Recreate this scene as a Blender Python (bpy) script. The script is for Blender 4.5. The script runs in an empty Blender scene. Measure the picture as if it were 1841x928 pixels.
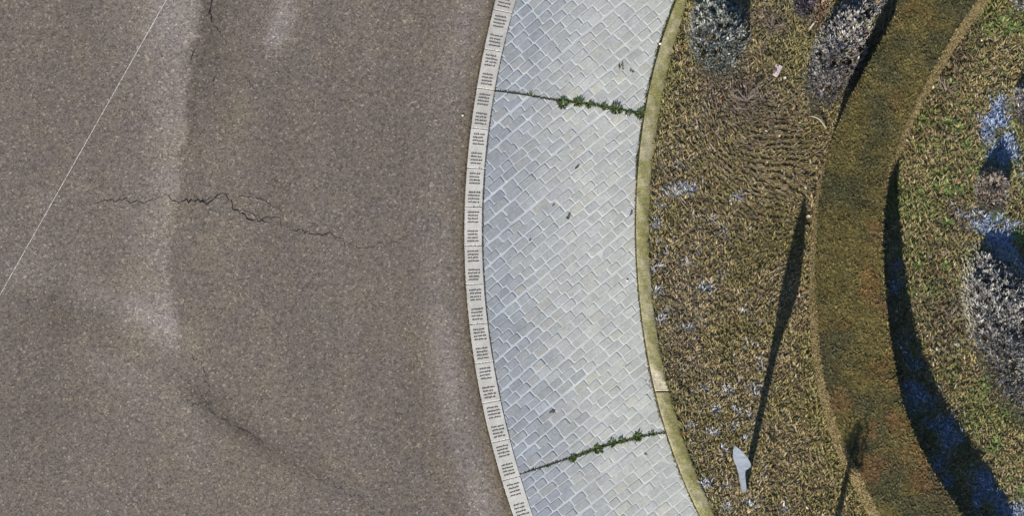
import bpy, math, random
import numpy as np
from mathutils import Vector, Matrix

random.seed(7)
RNG = np.random.default_rng(7)
S = bpy.context.scene
C = S.collection

# ------------------------------------------------------------------ camera, sky, sun, exposure
PX = 100.0                       # photograph pixels per metre on the ground


def W(px, py):
    """plan position (metres) of a place on the ground"""
    return (px - 920.5) / PX, (464.0 - py) / PX


CAM_H = 40.0
NADIR = (1338.0, 2035.0)
cam_d = bpy.data.cameras.new("camera")
cam = bpy.data.objects.new("camera", cam_d)
C.objects.link(cam)
S.camera = cam
CX, CY = W(*NADIR)
cam.location = (CX, CY, CAM_H)
cam.rotation_euler = (0, 0, 0)
cam_d.sensor_fit = 'HORIZONTAL'
cam_d.sensor_width = 36.0
cam_d.lens = 36.0 * CAM_H / 18.41
cam_d.shift_x = -(NADIR[0] - 920.5) / 1841.0
cam_d.shift_y = (NADIR[1] - 464.0) / 1841.0
cam_d.clip_start = 0.5
cam_d.clip_end = 1500.0

ELEV = math.radians(25.0)
SDX, SDY = 0.228, 0.9737          # the way shadows fall on the ground
world = bpy.data.worlds.new("World")
S.world = world
world.use_nodes = True
nt = world.node_tree
bg = nt.nodes["Background"]
sky = nt.nodes.new("ShaderNodeTexSky")
sky.sky_type = 'NISHITA'
sky.sun_disc = False
sky.sun_elevation = ELEV
sky.sun_rotation = math.atan2(-SDX, -SDY)
sky.air_density = 1.0
sky.dust_density = 0.3
sky.ozone_density = 3.0
nt.links.new(sky.outputs[0], bg.inputs[0])
bg.inputs[1].default_value = 0.065

sun_d = bpy.data.lights.new("sun", 'SUN')
sun_d.energy = 4.2
sun_d.angle = math.radians(0.53)
sun_d.color = (1.0, 0.93, 0.82)
sun = bpy.data.objects.new("sun", sun_d)
C.objects.link(sun)
sun.rotation_euler = Vector((SDX * math.cos(ELEV), SDY * math.cos(ELEV), -math.sin(ELEV))).to_track_quat('-Z', 'Y').to_euler()
sun.location = (0, -20, 20)

S.view_settings.view_transform = 'Standard'
S.view_settings.look = 'None'
S.view_settings.exposure = 1.0
S.view_settings.gamma = 1.0
S.render.engine = 'CYCLES'
S.cycles.max_bounces = 4
S.cycles.diffuse_bounces = 2


# ------------------------------------------------------------------ helpers
def vnoise(x, y, scale, seed):
    """smooth value noise in 0..1 at points x, y (metres)"""
    r = np.random.default_rng(seed).random((256, 256))
    u, v = np.asarray(x) / scale + 57.3, np.asarray(y) / scale + 91.7
    i, j = np.floor(u).astype(int), np.floor(v).astype(int)
    f, g = u - i, v - j
    f, g = f * f * (3 - 2 * f), g * g * (3 - 2 * g)
    i0, i1, j0, j1 = i % 256, (i + 1) % 256, j % 256, (j + 1) % 256
    return (r[i0, j0] * (1 - f) * (1 - g) + r[i1, j0] * f * (1 - g) + r[i0, j1] * (1 - f) * g + r[i1, j1] * f * g)


def fbm(x, y, scale, seed, n=3):
    s, a, t = 0, 1.0, 0
    for k in range(n):
        s = s + a * vnoise(x, y, scale / 2 ** k, seed + k)
        t += a
        a *= 0.55
    return s / t


def sst(a, b, x):
    t = np.clip((x - a) / (b - a), 0, 1)
    return t * t * (3 - 2 * t)


def blob(px, py, cx, cy, rx, ry, rot=0.0):
    c, s = math.cos(rot), math.sin(rot)
    dx, dy = px - cx, py - cy
    u, v = (dx * c + dy * s) / rx, (-dx * s + dy * c) / ry
    return np.exp(-(u * u + v * v))


def build(name, verts, faces, mats, cols=None, parent=None, smooth=False, midx=None):
    """one mesh object; faces: list of index lists, or (quads, tris) numpy arrays"""
    me = bpy.data.meshes.new(name)
    verts = np.asarray(verts, dtype=np.float32)
    if isinstance(faces, tuple):
        q, t = faces
        nl = q.size + t.size
        me.vertices.add(len(verts))
        me.vertices.foreach_set("co", verts.ravel())
        me.loops.add(nl)
        me.loops.foreach_set("vertex_index", np.concatenate([q.ravel(), t.ravel()]).astype(np.int32))
        me.polygons.add(len(q) + len(t))
        st = np.concatenate([np.arange(len(q)) * 4, q.size + np.arange(len(t)) * 3]).astype(np.int32)
        me.polygons.foreach_set("loop_start", st)
        me.update(calc_edges=True)
    else:
        me.from_pydata([tuple(map(float, v)) for v in verts], [], faces)
        me.update()
    if cols is not None:
        cols = np.asarray(cols, dtype=np.float32)
        if cols.shape[1] == 3:
            cols = np.concatenate([cols, np.ones((len(cols), 1), np.float32)], 1)
        at = me.color_attributes.new("tint", 'FLOAT_COLOR', 'POINT')
        at.data.foreach_set("color", cols.ravel())
    for m in (mats if isinstance(mats, (list, tuple)) else [mats]):
        me.materials.append(m)
    if midx is not None:
        me.polygons.foreach_set("material_index", np.asarray(midx, dtype=np.int32))
    if smooth:
        me.polygons.foreach_set("use_smooth", np.ones(len(me.polygons), dtype=bool))
    me.validate()
    o = bpy.data.objects.new(name, me)
    C.objects.link(o)
    if parent is not None:
        o.parent = parent
    return o


def tag(o, label=None, cat=None, group=None, kind=None):
    if label:
        o["label"] = label
    if cat:
        o["category"] = cat
    if group:
        o["group"] = group
    if kind:
        o["kind"] = kind
    return o


def empty(name, loc=(0, 0, 0)):
    o = bpy.data.objects.new(name, None)
    o.empty_display_size = 0.2
    o.location = loc
    C.objects.link(o)
    return o


def up(px, py, z):
    """real place of a point at height z that the drone sees over plan pixel px, py"""
    x, y = W(px, py)
    k = z / CAM_H
    return x + (CX - x) * k, y + (CY - y) * k


def curve(pts, deg=4):
    """x metres as a smooth function of y metres, straight past the ends"""
    p = np.array([W(*q) for q in pts])
    ys, xs = p[:, 1], p[:, 0]
    co = np.polyfit(ys, xs, deg)
    lo, hi = ys.min(), ys.max()
    dco = np.polyder(co)
    d2 = np.polyval(np.polyder(dco), [lo, hi])

    def f(y):
        y = np.asarray(y, dtype=float)
        yc = np.clip(y, lo, hi)
        b = np.where(y < lo, d2[0], d2[1]) * 0.5
        return np.polyval(co, yc) + np.polyval(dco, yc) * (y - yc) + 0.5 * b * (y - yc) ** 2
    return f


# ------------------------------------------------------------------ materials
def node_mat(name, rough=0.9, spec=0.2):
    m = bpy.data.materials.new(name)
    m.use_nodes = True
    p = m.node_tree.nodes["Principled BSDF"]
    p.inputs["Roughness"].default_value = rough
    p.inputs["Specular IOR Level"].default_value = spec
    return m, m.node_tree, p


def mul_chain(nt, col, factors):
    for f in factors:
        mx = nt.nodes.new("ShaderNodeMix")
        mx.data_type = 'RGBA'
        mx.blend_type = 'MULTIPLY'
        mx.inputs[0].default_value = 1.0
        nt.links.new(col, mx.inputs[6])
        nt.links.new(f, mx.inputs[7])
        col = mx.outputs[2]
    return col


def ramp(nt, src, stops):
    r = nt.nodes.new("ShaderNodeValToRGB")
    e = r.color_ramp.elements
    while len(e) < len(stops):
        e.new(0.5)
    for el, (p, c) in zip(e, stops):
        el.position = p
        el.color = (c[0], c[1], c[2], 1) if isinstance(c, (tuple, list)) else (c, c, c, 1)
    nt.links.new(src, r.inputs[0])
    return r.outputs[0]


def coords(nt):
    return nt.nodes.new("ShaderNodeTexCoord").outputs["Object"]


def noise(nt, vec, scale, detail=4, rough=0.6):
    n = nt.nodes.new("ShaderNodeTexNoise")
    n.inputs["Scale"].default_value = scale
    n.inputs["Detail"].default_value = detail
    n.inputs["Roughness"].default_value = rough
    nt.links.new(vec, n.inputs["Vector"])
    return n


def bump(nt, p, h, strength, dist):
    b = nt.nodes.new("ShaderNodeBump")
    b.inputs["Strength"].default_value = strength
    b.inputs["Distance"].default_value = dist
    nt.links.new(h, b.inputs["Height"])
    nt.links.new(b.outputs[0], p.inputs["Normal"])


def tint_mat(name, rough=0.9, spec=0.15, layers=(), bmp=None, trans=0.0):
    """colour from the mesh's own 'tint' times noise layers (scale, lo, hi)"""
    m, nt, p = node_mat(name, rough, spec)
    a = nt.nodes.new("ShaderNodeAttribute")
    a.attribute_name = "tint"
    col = a.outputs["Color"]
    vec = coords(nt)
    fs = []
    last = None
    for sc, lo, hi in layers:
        n = noise(nt, vec, sc)
        fs.append(ramp(nt, n.outputs["Fac"], [(0.3, lo), (0.7, hi)]))
        last = n.outputs["Fac"]
    col = mul_chain(nt, col, fs)
    nt.links.new(col, p.inputs["Base Color"])
    if bmp and last is not None:
        bump(nt, p, last, *bmp)
    return m


def asphalt_mat():
    m, nt, p = node_mat("asphalt", 0.92, 0.15)
    a = nt.nodes.new("ShaderNodeAttribute")
    a.attribute_name = "tint"
    vec = coords(nt)
    v = nt.nodes.new("ShaderNodeTexVoronoi")
    v.inputs["Scale"].default_value = 34.0
    nt.links.new(vec, v.inputs["Vector"])
    sep = nt.nodes.new("ShaderNodeSeparateColor")
    nt.links.new(v.outputs["Color"], sep.inputs[0])
    grain = ramp(nt, sep.outputs[0], [(0.0, (0.60, 0.58, 0.58)), (0.35, (0.90, 0.90, 0.90)), (0.75, (1.06, 1.05, 1.02)), (0.93, (1.18, 1.15, 1.10)), (0.985, (1.75, 1.7, 1.62))])
    v2 = nt.nodes.new("ShaderNodeTexVoronoi")
    v2.inputs["Scale"].default_value = 85.0
    nt.links.new(vec, v2.inputs["Vector"])
    sep2 = nt.nodes.new("ShaderNodeSeparateColor")
    nt.links.new(v2.outputs["Color"], sep2.inputs[0])
    fine = ramp(nt, sep2.outputs[1], [(0.0, (0.7, 0.7, 0.72)), (0.6, (1.02, 1.0, 0.97)), (1.0, (1.3, 1.25, 1.18))])
    hue = ramp(nt, noise(nt, vec, 1.7, 5).outputs["Fac"], [(0.35, (0.95, 0.95, 0.97)), (0.65, (1.05, 1.03, 0.96))])
    mid = ramp(nt, noise(nt, vec, 9.0, 4, 0.7).outputs["Fac"], [(0.3, 0.84), (0.7, 1.16)])
    col = mul_chain(nt, a.outputs["Color"], [grain, fine, hue, mid])
    nt.links.new(col, p.inputs["Base Color"])
    bump(nt, p, v.outputs["Distance"], 0.25, 0.01)
    return m


M_ASPHALT = asphalt_mat()
M_CRACK = tint_mat("crack_dirt", 1.0, 0.05, [(30, 0.6, 1.3)])
M_PAVER = tint_mat("paver_concrete", 0.85, 0.2, [(4, 0.9, 1.08), (22, 0.86, 1.12), (70, 0.86, 1.12)], (0.3, 0.006))
M_GROUT = tint_mat("grout", 0.9, 0.15, [(5, 0.9, 1.08), (60, 0.86, 1.1)], (0.3, 0.004))
M_SLAB = tint_mat("kerb_slab_stone", 0.8, 0.25, [(5, 0.82, 1.08), (30, 0.84, 1.08)], (0.15, 0.003))
M_INK = tint_mat("lettering_paint", 0.8, 0.2, [(50, 0.7, 1.3)])
M_MOSS = tint_mat("mossy_stone", 0.95, 0.1, [(14, 0.7, 1.25), (40, 0.6, 1.3)], (0.5, 0.012))
M_SOIL = tint_mat("soil", 1.0, 0.05, [(14, 0.6, 1.3), (60, 0.7, 1.3)], (0.6, 0.03))
M_GRASS = tint_mat("grass_blade", 0.85, 0.12)
M_HEDGE = tint_mat("hedge_leaf", 0.85, 0.12, [(9, 0.8, 1.2)])
M_LEAF = tint_mat("leaf", 0.85, 0.08, [(20, 0.8, 1.2)])
M_TWIG = tint_mat("twig", 0.9, 0.1)
M_PAPER = tint_mat("card", 0.7, 0.2, [(40, 0.9, 1.05)])
M_LINE = tint_mat("seam_white", 0.9, 0.1, [(35, 0.6, 1.2)])


def steel_mat():
    m, nt, p = node_mat("galvanised_steel", 0.42, 0.5)
    n = noise(nt, coords(nt), 8, 5)
    c = ramp(nt, n.outputs["Fac"], [(0.3, (0.22, 0.26, 0.35)), (0.7, (0.40, 0.46, 0.57))])
    nt.links.new(c, p.inputs["Base Color"])
    p.inputs["Metallic"].default_value = 0.55
    return m


M_STEEL = steel_mat()

# ------------------------------------------------------------------ the plan: curves along the bend
slab_l = curve([(892, 0), (885, 20), (872, 88), (857, 158), (847, 230), (841, 301), (835.5, 372), (835, 443), (838, 513), (843, 585), (850, 625), (856, 657), (866.5, 727), (883, 797), (903, 865), (923, 928)])
slab_r = curve([(927, 0), (902, 95), (890, 162), (880, 231), (873, 301), (867.5, 372), (868.5, 443), (872, 513), (878, 585), (882, 620), (887, 653), (900, 718), (916, 790), (934.5, 857), (956, 928)])
kerb_l = curve([(1217, 0), (1187.5, 83), (1169, 160), (1156, 217), (1149, 301), (1144.5, 410), (1147, 510), (1157, 600), (1167, 650), (1182, 710), (1199, 790), (1225, 850), (1255, 922)])
kerb_r = curve([(1237.6, 0), (1217, 67), (1197, 144), (1182, 234), (1174, 301), (1169, 410), (1171, 510), (1181, 600), (1190, 650), (1203, 704), (1218, 756), (1236, 806), (1259, 865), (1281, 922)])
HED_H = 0.75
hl_pts = [(1612, 0), (1590, 50), (1552, 130), (1512, 205), (1492, 240), (1476, 310), (1466, 380), (1457, 470), (1454, 540), (1458, 620), (1468, 690), (1485, 760), (1510, 830), (1540, 890), (1560, 928)]
hr_pts = [(1755, 0), (1725, 40), (1690, 100), (1659, 160), (1630, 218), (1624, 235), (1607, 265), (1596, 310), (1590, 380), (1587, 440), (1588, 500), (1593, 580), (1603, 640), (1613, 690), (1630, 750), (1650, 800), (1680, 855), (1710, 900), (1730, 928)]
def plan_of_top(p, z, w):
    x, y = up(p[0], p[1], z)
    return p[0] * (1 - w) + (x * PX + 920.5) * w, p[1] * (1 - w) + (464 - y * PX) * w


hl_pts = [plan_of_top(p, HED_H, float(np.interp(p[1], [225, 300], [1, 0]))) for p in hl_pts]
hed_l_base = curve(hl_pts, 6)
hed_r_vis = curve(hr_pts, 7)


def lift(f, z, off=0.0):
    """the curve that stands at height z above the plan line f"""
    y = np.linspace(-7.5, 8.5, 400)
    x = f(y) + off
    k = z / CAM_H
    xs, ys = x + (CX - x) * k, y + (CY - y) * k
    o = np.argsort(ys)
    return lambda q: np.interp(q, ys[o], xs[o])


hed_l_top0 = lambda q: hed_l_base(q) + np.interp(q, [0.5, 3.0], [0.10, 0.06])
hed_l_top = hed_l_top0
hed_r_top = lift(hed_r_vis, HED_H)

Y0, Y1 = -6.6, 6.6                # how far the bend is built past the frame


# ------------------------------------------------------------------ ground, asphalt, bed
def sheet(name, xs, ys, z, mat, colf, xmap=None, zf=None, kind='structure'):
    xs, ys = np.asarray(xs), np.asarray(ys)
    X, Y = np.meshgrid(xs, ys)
    if xmap is not None:
        X = xmap(X, Y)
    Z = np.full_like(X, z) if zf is None else z + zf(X, Y)
    v = np.stack([X, Y, Z], -1).reshape(-1, 3)
    nx, ny = len(xs), len(ys)
    i = (np.arange(ny - 1)[:, None] * nx + np.arange(nx - 1)[None, :]).ravel()
    q = np.stack([i, i + 1, i + nx + 1, i + nx], 1)
    c = colf(v[:, 0], v[:, 1])
    return tag(build(name, v, (q, np.zeros((0, 3), int)), mat, c, smooth=True), kind=kind)


sheet("ground", np.linspace(-400, 400, 9), np.linspace(-400, 400, 9), -0.08, M_SOIL, lambda x, y: np.tile([0.11, 0.085, 0.045], (len(x), 1)))


def asphalt_col(x, y):
    px, py = x * PX + 920.5, 464 - y * PX
    n1, n2, n3 = fbm(x, y, 1.6, 11), fbm(x, y, 0.5, 21), fbm(x, y, 4.0, 31)
    pale = np.zeros_like(x)
    dark = np.zeros_like(x)
    warm = np.zeros_like(x)
    # pale sealed strip, wandering, with the dark edge on its right
    edge = np.interp(py, [0, 150, 260, 420, 520, 640], [352, 340, 325, 312, 302, 318])
    left = np.interp(py, [0, 150, 260, 420, 520, 640], [255, 270, 280, 272, 255, 240])
    e = edge + (n2 - 0.5) * 40 + (vnoise(x, y, 0.12, 23) - 0.5) * 22
    on = sst(660, 560, py)
    core = sst(left - 50, left + 35, px) * (1 - sst(e - 15, e + 12, px))
    pale += 0.36 * on * core * (0.45 + 0.9 * n2)
    dark += 0.10 * np.exp(-((px - e - 14) / 13) ** 2) * on * (0.4 + n2)
    pale += 0.14 * sst(120, 260, px) * (1 - sst(320, 350, px)) * sst(900, 500, py) * n1
    # diagonal scuffs lower left
    for (cx, cy, rx, ry, rot, s) in [(215, 550, 120, 26, 0.55, 0.22), (295, 590, 55, 22, 0.6, 0.24), (235, 690, 35, 80, -0.5, 0.14),
                                     (320, 740, 40, 110, -0.25, 0.15), (165, 645, 60, 20, 0.5, 0.1), (505, 45, 22, 44, 0.2, 0.62),
                                     (496, 72, 20, 14, 0, 0.35), (520, 10, 26, 30, 0, 0.2), (40, 495, 30, 26, 0, 0.22), (60, 470, 50, 60, 0.4, 0.12), (120, 530, 60, 30, 0.5, 0.1),
                                     (70, 360, 34, 22, 0, 0.2), (330, 30, 40, 60, 0, 0.15)]:
        pale += s * blob(px, py, cx, cy, rx, ry, rot) * (0.6 + 0.8 * n2)
    for (cx, cy, rx, ry, rot, s) in [(400, 745, 120, 22, 0.72, 0.26), (350, 715, 34, 24, 0.6, 0.09), (380, 20, 26, 60, 0.1, 0.16), (385, 130, 24, 90, 0, 0.14),
                                     (350, 170, 14, 60, 0, 0.16), (90, 560, 90, 70, 0.4, 0.16), (180, 590, 80, 40, 0.5, 0.12),
                                     (570, 850, 150, 20, 0.58, 0.13), (640, 250, 180, 120, 0, 0.06), (470, 800, 60, 14, 0.65, 0.14), (60, 100, 120, 200, 0, 0.06), (740, 780, 40, 90, -0.2, 0.08), (80, 740, 110, 50, 0, 0.08)]:
        dark += s * blob(px, py, cx, cy, rx, ry, rot) * (0.5 + n2)
    # along the kerb slabs
    d = (slab_l(y) - x) * PX
    warm += 0.55 * np.exp(-(d / 13) ** 2) + 0.25 * np.exp(-(d / 30) ** 2) * n1 * 1.5
    dark += 0.2 * np.exp(-(d / 9) ** 2)
    low = sst(350, 650, py)
    pale += 0.10 * np.exp(-((d - 45) / 30) ** 2) + (0.05 + 0.24 * low) * np.exp(-((d - 62 + 10 * low) / 26) ** 2) * (0.5 + n1) + 0.2 * np.exp(-((d - 40) / 22) ** 2) * sst(230, 60, py)
    warm += 0.22 * low * np.exp(-((d - 108) / 16) ** 2)
    warm += 0.35 * (n3 - 0.5) + 0.25 * (n1 - 0.5)
    b = np.array([0.154, 0.136, 0.122])
    st_ = fbm(x * 1.0, y * 0.13, 0.35, 41) * 0.6 + fbm(x, y * 0.1, 0.9, 45) * 0.4
    L = (1 + pale - dark) * (0.86 + 0.28 * st_) * (0.93 + 0.14 * n1) * (0.94 + 0.12 * n3)
    c = b[None, :] * L[:, None]
    c[:, 0] *= 1 + 0.06 * warm - 0.05 * np.clip(pale, 0, 1)
    c[:, 1] *= 1 + 0.0 * warm
    c[:, 2] *= 1 - 0.22 * warm + 0.10 * np.clip(pale, 0, 1)
    return np.clip(c, 0.01, 1)


t = np.concatenate([[-300, -80, -20], np.linspace(-9.6, 0, 250)])


def asph_x(X, Y):
    # last columns follow the slabs
    e = slab_l(np.clip(Y, -9, 9)) + 0.05
    lo = -9.6
    return np.where(X < lo - 0.01, X, lo + (X - lo) / (-lo) * (e - lo))


sheet("road", t, np.concatenate([[-300, -60, -12], np.linspace(-6.8, 6.8, 330), [12, 60, 300]]), 0.0, M_ASPHALT, asphalt_col, asph_x)


def bed_col(x, y):
    px = x * PX + 920.5
    f = np.clip((x - slab_r(y)) / (kerb_l(y) - slab_r(y)), 0, 1)
    n = fbm(x, y, 0.8, 61)
    c = np.outer(1 - f, [0.36, 0.385, 0.415]) + np.outer(f, [0.40, 0.405, 0.38])
    n2 = fbm(x, y, 0.3, 65)
    return c * (0.75 + 0.32 * n + 0.44 * n2)[:, None]


def bed_x(X, Y):
    a, b = slab_r(Y) - 0.06, kerb_l(Y) + 0.06
    return a + (b - a) * X


sheet("apron_bed", np.linspace(0, 1, 60), np.linspace(Y0, Y1, 220), 0.012, M_GROUT, bed_col, bed_x)

# ------------------------------------------------------------------ pavers of the apron
JOINTS = [[(885, 162), (930, 168), (1000, 180), (1080, 190), (1175, 209)], [(930, 855), (1000, 833), (1070, 808), (1150, 787), (1210, 776)]]
JL = [(np.array([W(*p) for p in j])) for j in JOINTS]


def joint_y(k, x):
    return np.interp(x, JL[k][:, 0], JL[k][:, 1])


def clip_poly(poly, p0, n):
    """keep the side of the line through p0 where (p-p0).n >= 0"""
    out = []
    m = len(poly)
    for i in range(m):
        a, b = poly[i], poly[(i + 1) % m]
        da = (a[0] - p0[0]) * n[0] + (a[1] - p0[1]) * n[1]
        db = (b[0] - p0[0]) * n[0] + (b[1] - p0[1]) * n[1]
        if da >= 0:
            out.append(a)
        if (da >= 0) != (db >= 0):
            s = da / (da - db)
            out.append((a[0] + (b[0] - a[0]) * s, a[1] + (b[1] - a[1]) * s))
    return out


def poly_area(p):
    return 0.5 * abs(sum(p[i][0] * p[(i + 1) % len(p)][1] - p[(i + 1) % len(p)][0] * p[i][1] for i in range(len(p))))


def section(x, y):
    return 0 if y > joint_y(0, x) else (1 if y > joint_y(1, x) else 2)


def make_pavers():
    V, F, K = [], [], []
    ROWW, GAP = 0.156, 0.0165
    for sec, ang in ((0, 41.0), (1, 40.0), (2, 38.5)):
        a = math.radians(ang)
        u, v = (math.cos(a), math.sin(a)), (-math.sin(a), math.cos(a))
        for r in range(-50, 51):
            s = -9.0 + random.uniform(0, 0.27) + (0.13 if r % 2 else 0)
            r0 = r * ROWW + random.uniform(-0.006, 0.006)
            wob = random.uniform(0, 6)
            while s < 9.0:
                L = random.choice([0.23, 0.25, 0.26, 0.27, 0.28, 0.30, 0.33]) + random.uniform(-0.015, 0.015)
                c0, c1, s0 = s + GAP / 2, s + L - GAP / 2, s
                s += L
                h = ROWW - GAP
                cx_ = (c0 + c1) / 2 * u[0] + (r0 + h / 2) * v[0]
                cy_ = (c0 + c1) / 2 * u[1] + (r0 + h / 2) * v[1]
                if not (Y0 + 0.1 < cy_ < Y1 - 0.1) or cx_ < slab_r(cy_) - 0.25 or cx_ > kerb_l(cy_) + 0.25:
                    continue
                w1, w2 = 0.012 * math.sin(wob + c0 * 1.3), 0.012 * math.sin(wob + c1 * 1.3)
                j = lambda: random.uniform(-0.007, 0.007)
                loc = [(c0 + j(), r0 + w1 + j()), (c1 + j(), r0 + w2 + j()), (c1 + j(), r0 + h + w2 + j()), (c0 + j(), r0 + h + w1 + j())]
                cc = []
                for i in range(4):                       # worn corners
                    p, q, n = loc[i], loc[i - 1], loc[(i + 1) % 4]
                    k = random.uniform(0.008, 0.026)
                    for o in (q, n):
                        d = math.hypot(o[0] - p[0], o[1] - p[1])
                        cc.append((p[0] + (o[0] - p[0]) * k / d, p[1] + (o[1] - p[1]) * k / d))
                poly = [(c * u[0] + d * v[0], c * u[1] + d * v[1]) for c, d in cc]
                # trim at the slabs, at the kerb and at the section joints
                yl = cy_
                e = 0.05
                for f, sg, off in ((slab_r, 1, 0.014), (kerb_l, -1, -0.02)):
                    t0 = (float(f(yl + e)) - float(f(yl - e))) / (2 * e)
                    n = np.array([1, -t0]) / math.hypot(1, t0) * sg
                    poly = clip_poly(poly, (float(f(yl)) + off, yl), n) if len(poly) > 2 else poly
                for k in (0, 1):
                    if len(poly) < 3:
                        break
                    t0 = (float(joint_y(k, cx_ + e)) - float(joint_y(k, cx_ - e))) / (2 * e)
                    n = np.array([-t0, 1]) / math.hypot(1, t0)
                    above = sec <= k
                    yj = float(joint_y(k, cx_))
                    poly = clip_poly(poly, (cx_, yj + (0.012 if above else -0.012)), n if above else -n)
                if len(poly) < 3 or poly_area(poly) < 0.0012:
                    continue
                mx, my = np.mean([p[0] for p in poly]), np.mean([p[1] for p in poly])
                f = min(1, max(0, (mx - float(slab_r(my))) / (float(kerb_l(my)) - float(slab_r(my)))))
                g = sst(0.0, 0.75, f)
                g = g + 0.25 * (float(fbm(np.array([mx]), np.array([my]), 1.2, 71)[0]) - 0.5) * 2
                g = min(1, max(0, g))
                base = np.array([0.262, 0.278, 0.300]) * (1 - g) + np.array([0.395, 0.400, 0.375]) * g
                base = base * random.gauss(1.0, 0.035) * (0.94 + 0.12 * float(fbm(np.array([mx]), np.array([my]), 0.5, 75)[0]))
                if random.random() < 0.10:
                    base = base * np.array([1.05, 1.02, 0.97])
                base[2] *= random.uniform(0.97, 1.03)
                # stone: foot, edge, top
                H = 0.0072 + random.uniform(-0.003, 0.002) - 0.003 * g
                bev = 0.011
                tx, ty = random.gauss(0, 0.013), random.gauss(0, 0.013)
                b = len(V)
                m = len(poly)
                for lev, (ins, z) in enumerate(((0, 0.0112), (0.002, 0.0120 + H * 0.62), (bev, 0.0125 + H), (bev * 2.2, 0.0125 + H * 1.08))):
                    for p in poly:
                        d = math.hypot(p[0] - mx, p[1] - my) + 1e-6
                        kk = max(0.1, 1 - ins / d)
                        x, y = mx + (p[0] - mx) * kk, my + (p[1] - my) * kk
                        V.append((x, y, z + ((x - mx) * tx + (y - my) * ty if lev else 0)))
                        K.append(base * (1.0 if lev > 1 else 1.08))
                for lev in range(3):
                    for i in range(m):
                        i2 = (i + 1) % m
                        F.append([b + lev * m + i, b + lev * m + i2, b + (lev + 1) * m + i2, b + (lev + 1) * m + i])
                F.append([b + 3 * m + i for i in range(m)])
    return V, F, K


V, F, K = make_pavers()
tag(build("cobbled_apron", V, F, M_PAVER, K), kind='structure')


# ------------------------------------------------------------------ pale inscribed kerb slabs
def bevel_block(quad, z0, z1, bev, seg=6):
    """slab over a four sided plan outline whose long sides follow the bend (list of left pts, list of right pts)"""
    L, R = quad
    out = list(L) + list(R)[::-1]
    mx, my = np.mean([p[0] for p in out]), np.mean([p[1] for p in out])
    V, F = [], []
    n = len(out)
    for ins, z in ((0, z0), (0, z1 - bev), (bev, z1)):
        for i, p in enumerate(out):
            a, c = out[i - 1], out[(i + 1) % n]
            tx, ty = c[0] - a[0], c[1] - a[1]
            l = math.hypot(tx, ty) + 1e-9
            nx, ny = ty / l, -tx / l
            if (mx - p[0]) * nx + (my - p[1]) * ny < 0:
                nx, ny = -nx, -ny
            corner = i in (0, len(L) - 1, len(L), n - 1)
            k = ins * (1.41 if corner else 1)
            V.append((p[0] + nx * k, p[1] + ny * k, z))
    for lev in range(2):
        for i in range(n):
            i2 = (i + 1) % n
            F.append([lev * n + i, lev * n + i2, (lev + 1) * n + i2, (lev + 1) * n + i])
    m = len(L)
    for i in range(m - 1):                        # the top as strips across
        a, b = 2 * n + i, 2 * n + i + 1
        c, d = 2 * n + n - 2 - i, 2 * n + n - 1 - i
        F.append([a, b, c, d])
    return V, F


def ribbon(pts, w, z, V, F):
    b = len(V)
    for i, p in enumerate(pts):
        q, r = pts[max(0, i - 1)], pts[min(len(pts) - 1, i + 1)]
        tx, ty = r[0] - q[0], r[1] - q[1]
        l = math.hypot(tx, ty) + 1e-9
        ww = w[i] if isinstance(w, (list, np.ndarray)) else w
        V.append((p[0] - ty / l * ww / 2, p[1] + tx / l * ww / 2, z))
        V.append((p[0] + ty / l * ww / 2, p[1] - tx / l * ww / 2, z))
    for i in range(len(pts) - 1):
        F.append([b + 2 * i, b + 2 * i + 1, b + 2 * i + 3, b + 2 * i + 2])


def squiggle_line(x0, x1, y, rnd):
    """one row of tiny script: words of joined up and down strokes"""
    words = []
    x = x0
    while x < x1 - 0.015:
        e = min(x1, x + rnd.uniform(0.05, 0.13))
        pts = []
        q = x
        k = 0
        while q < e:
            h = rnd.choice([0.013, 0.014, 0.018, 0.025]) if k % 2 else rnd.choice([-0.003, 0.0, 0.0, -0.008])
            pts.append((q, y + h))
            q += rnd.uniform(0.006, 0.010)
            k += 1
        if len(pts) > 2:
            words.append(pts)
        x = e + rnd.uniform(0.008, 0.016)
    return words


slab_cuts = [-54, 17, 88, 158, 230, 302, 372, 443, 513, 585, 656, 727, 798, 866, 940]
slab_labels = [
    "pale inscribed kerb slab cut off by the photo's top edge",
    "pale inscribed kerb slab, second from the top edge of the photo",
    "pale inscribed kerb slab just above the slab that meets the upper weedy joint",
    "pale inscribed kerb slab whose lower end meets the start of the upper weedy joint",
    "pale inscribed kerb slab starting right below the upper weedy joint",
    "pale inscribed kerb slab, second one below the upper weedy joint",
    "pale inscribed kerb slab ending level with the long crack in the asphalt",
    "pale inscribed kerb slab starting level with the long crack, at the bend's leftmost point",
    "pale inscribed kerb slab level with the lower right end of the long crack",
    "pale inscribed kerb slab midway down the lower half of the bend, below the crack's level",
    "pale inscribed kerb slab, fifth from the bottom edge of the photo",
    "pale inscribed kerb slab level with the clean pale kerbstone end across the apron",
    "pale inscribed kerb slab, third from the photo's bottom edge",
    "pale inscribed kerb slab beside the left end of the lower weedy joint",
    "pale inscribed kerb slab cut off by the photo's bottom edge",
]
slab_cuts.insert(1, 17) if False else None
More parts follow.
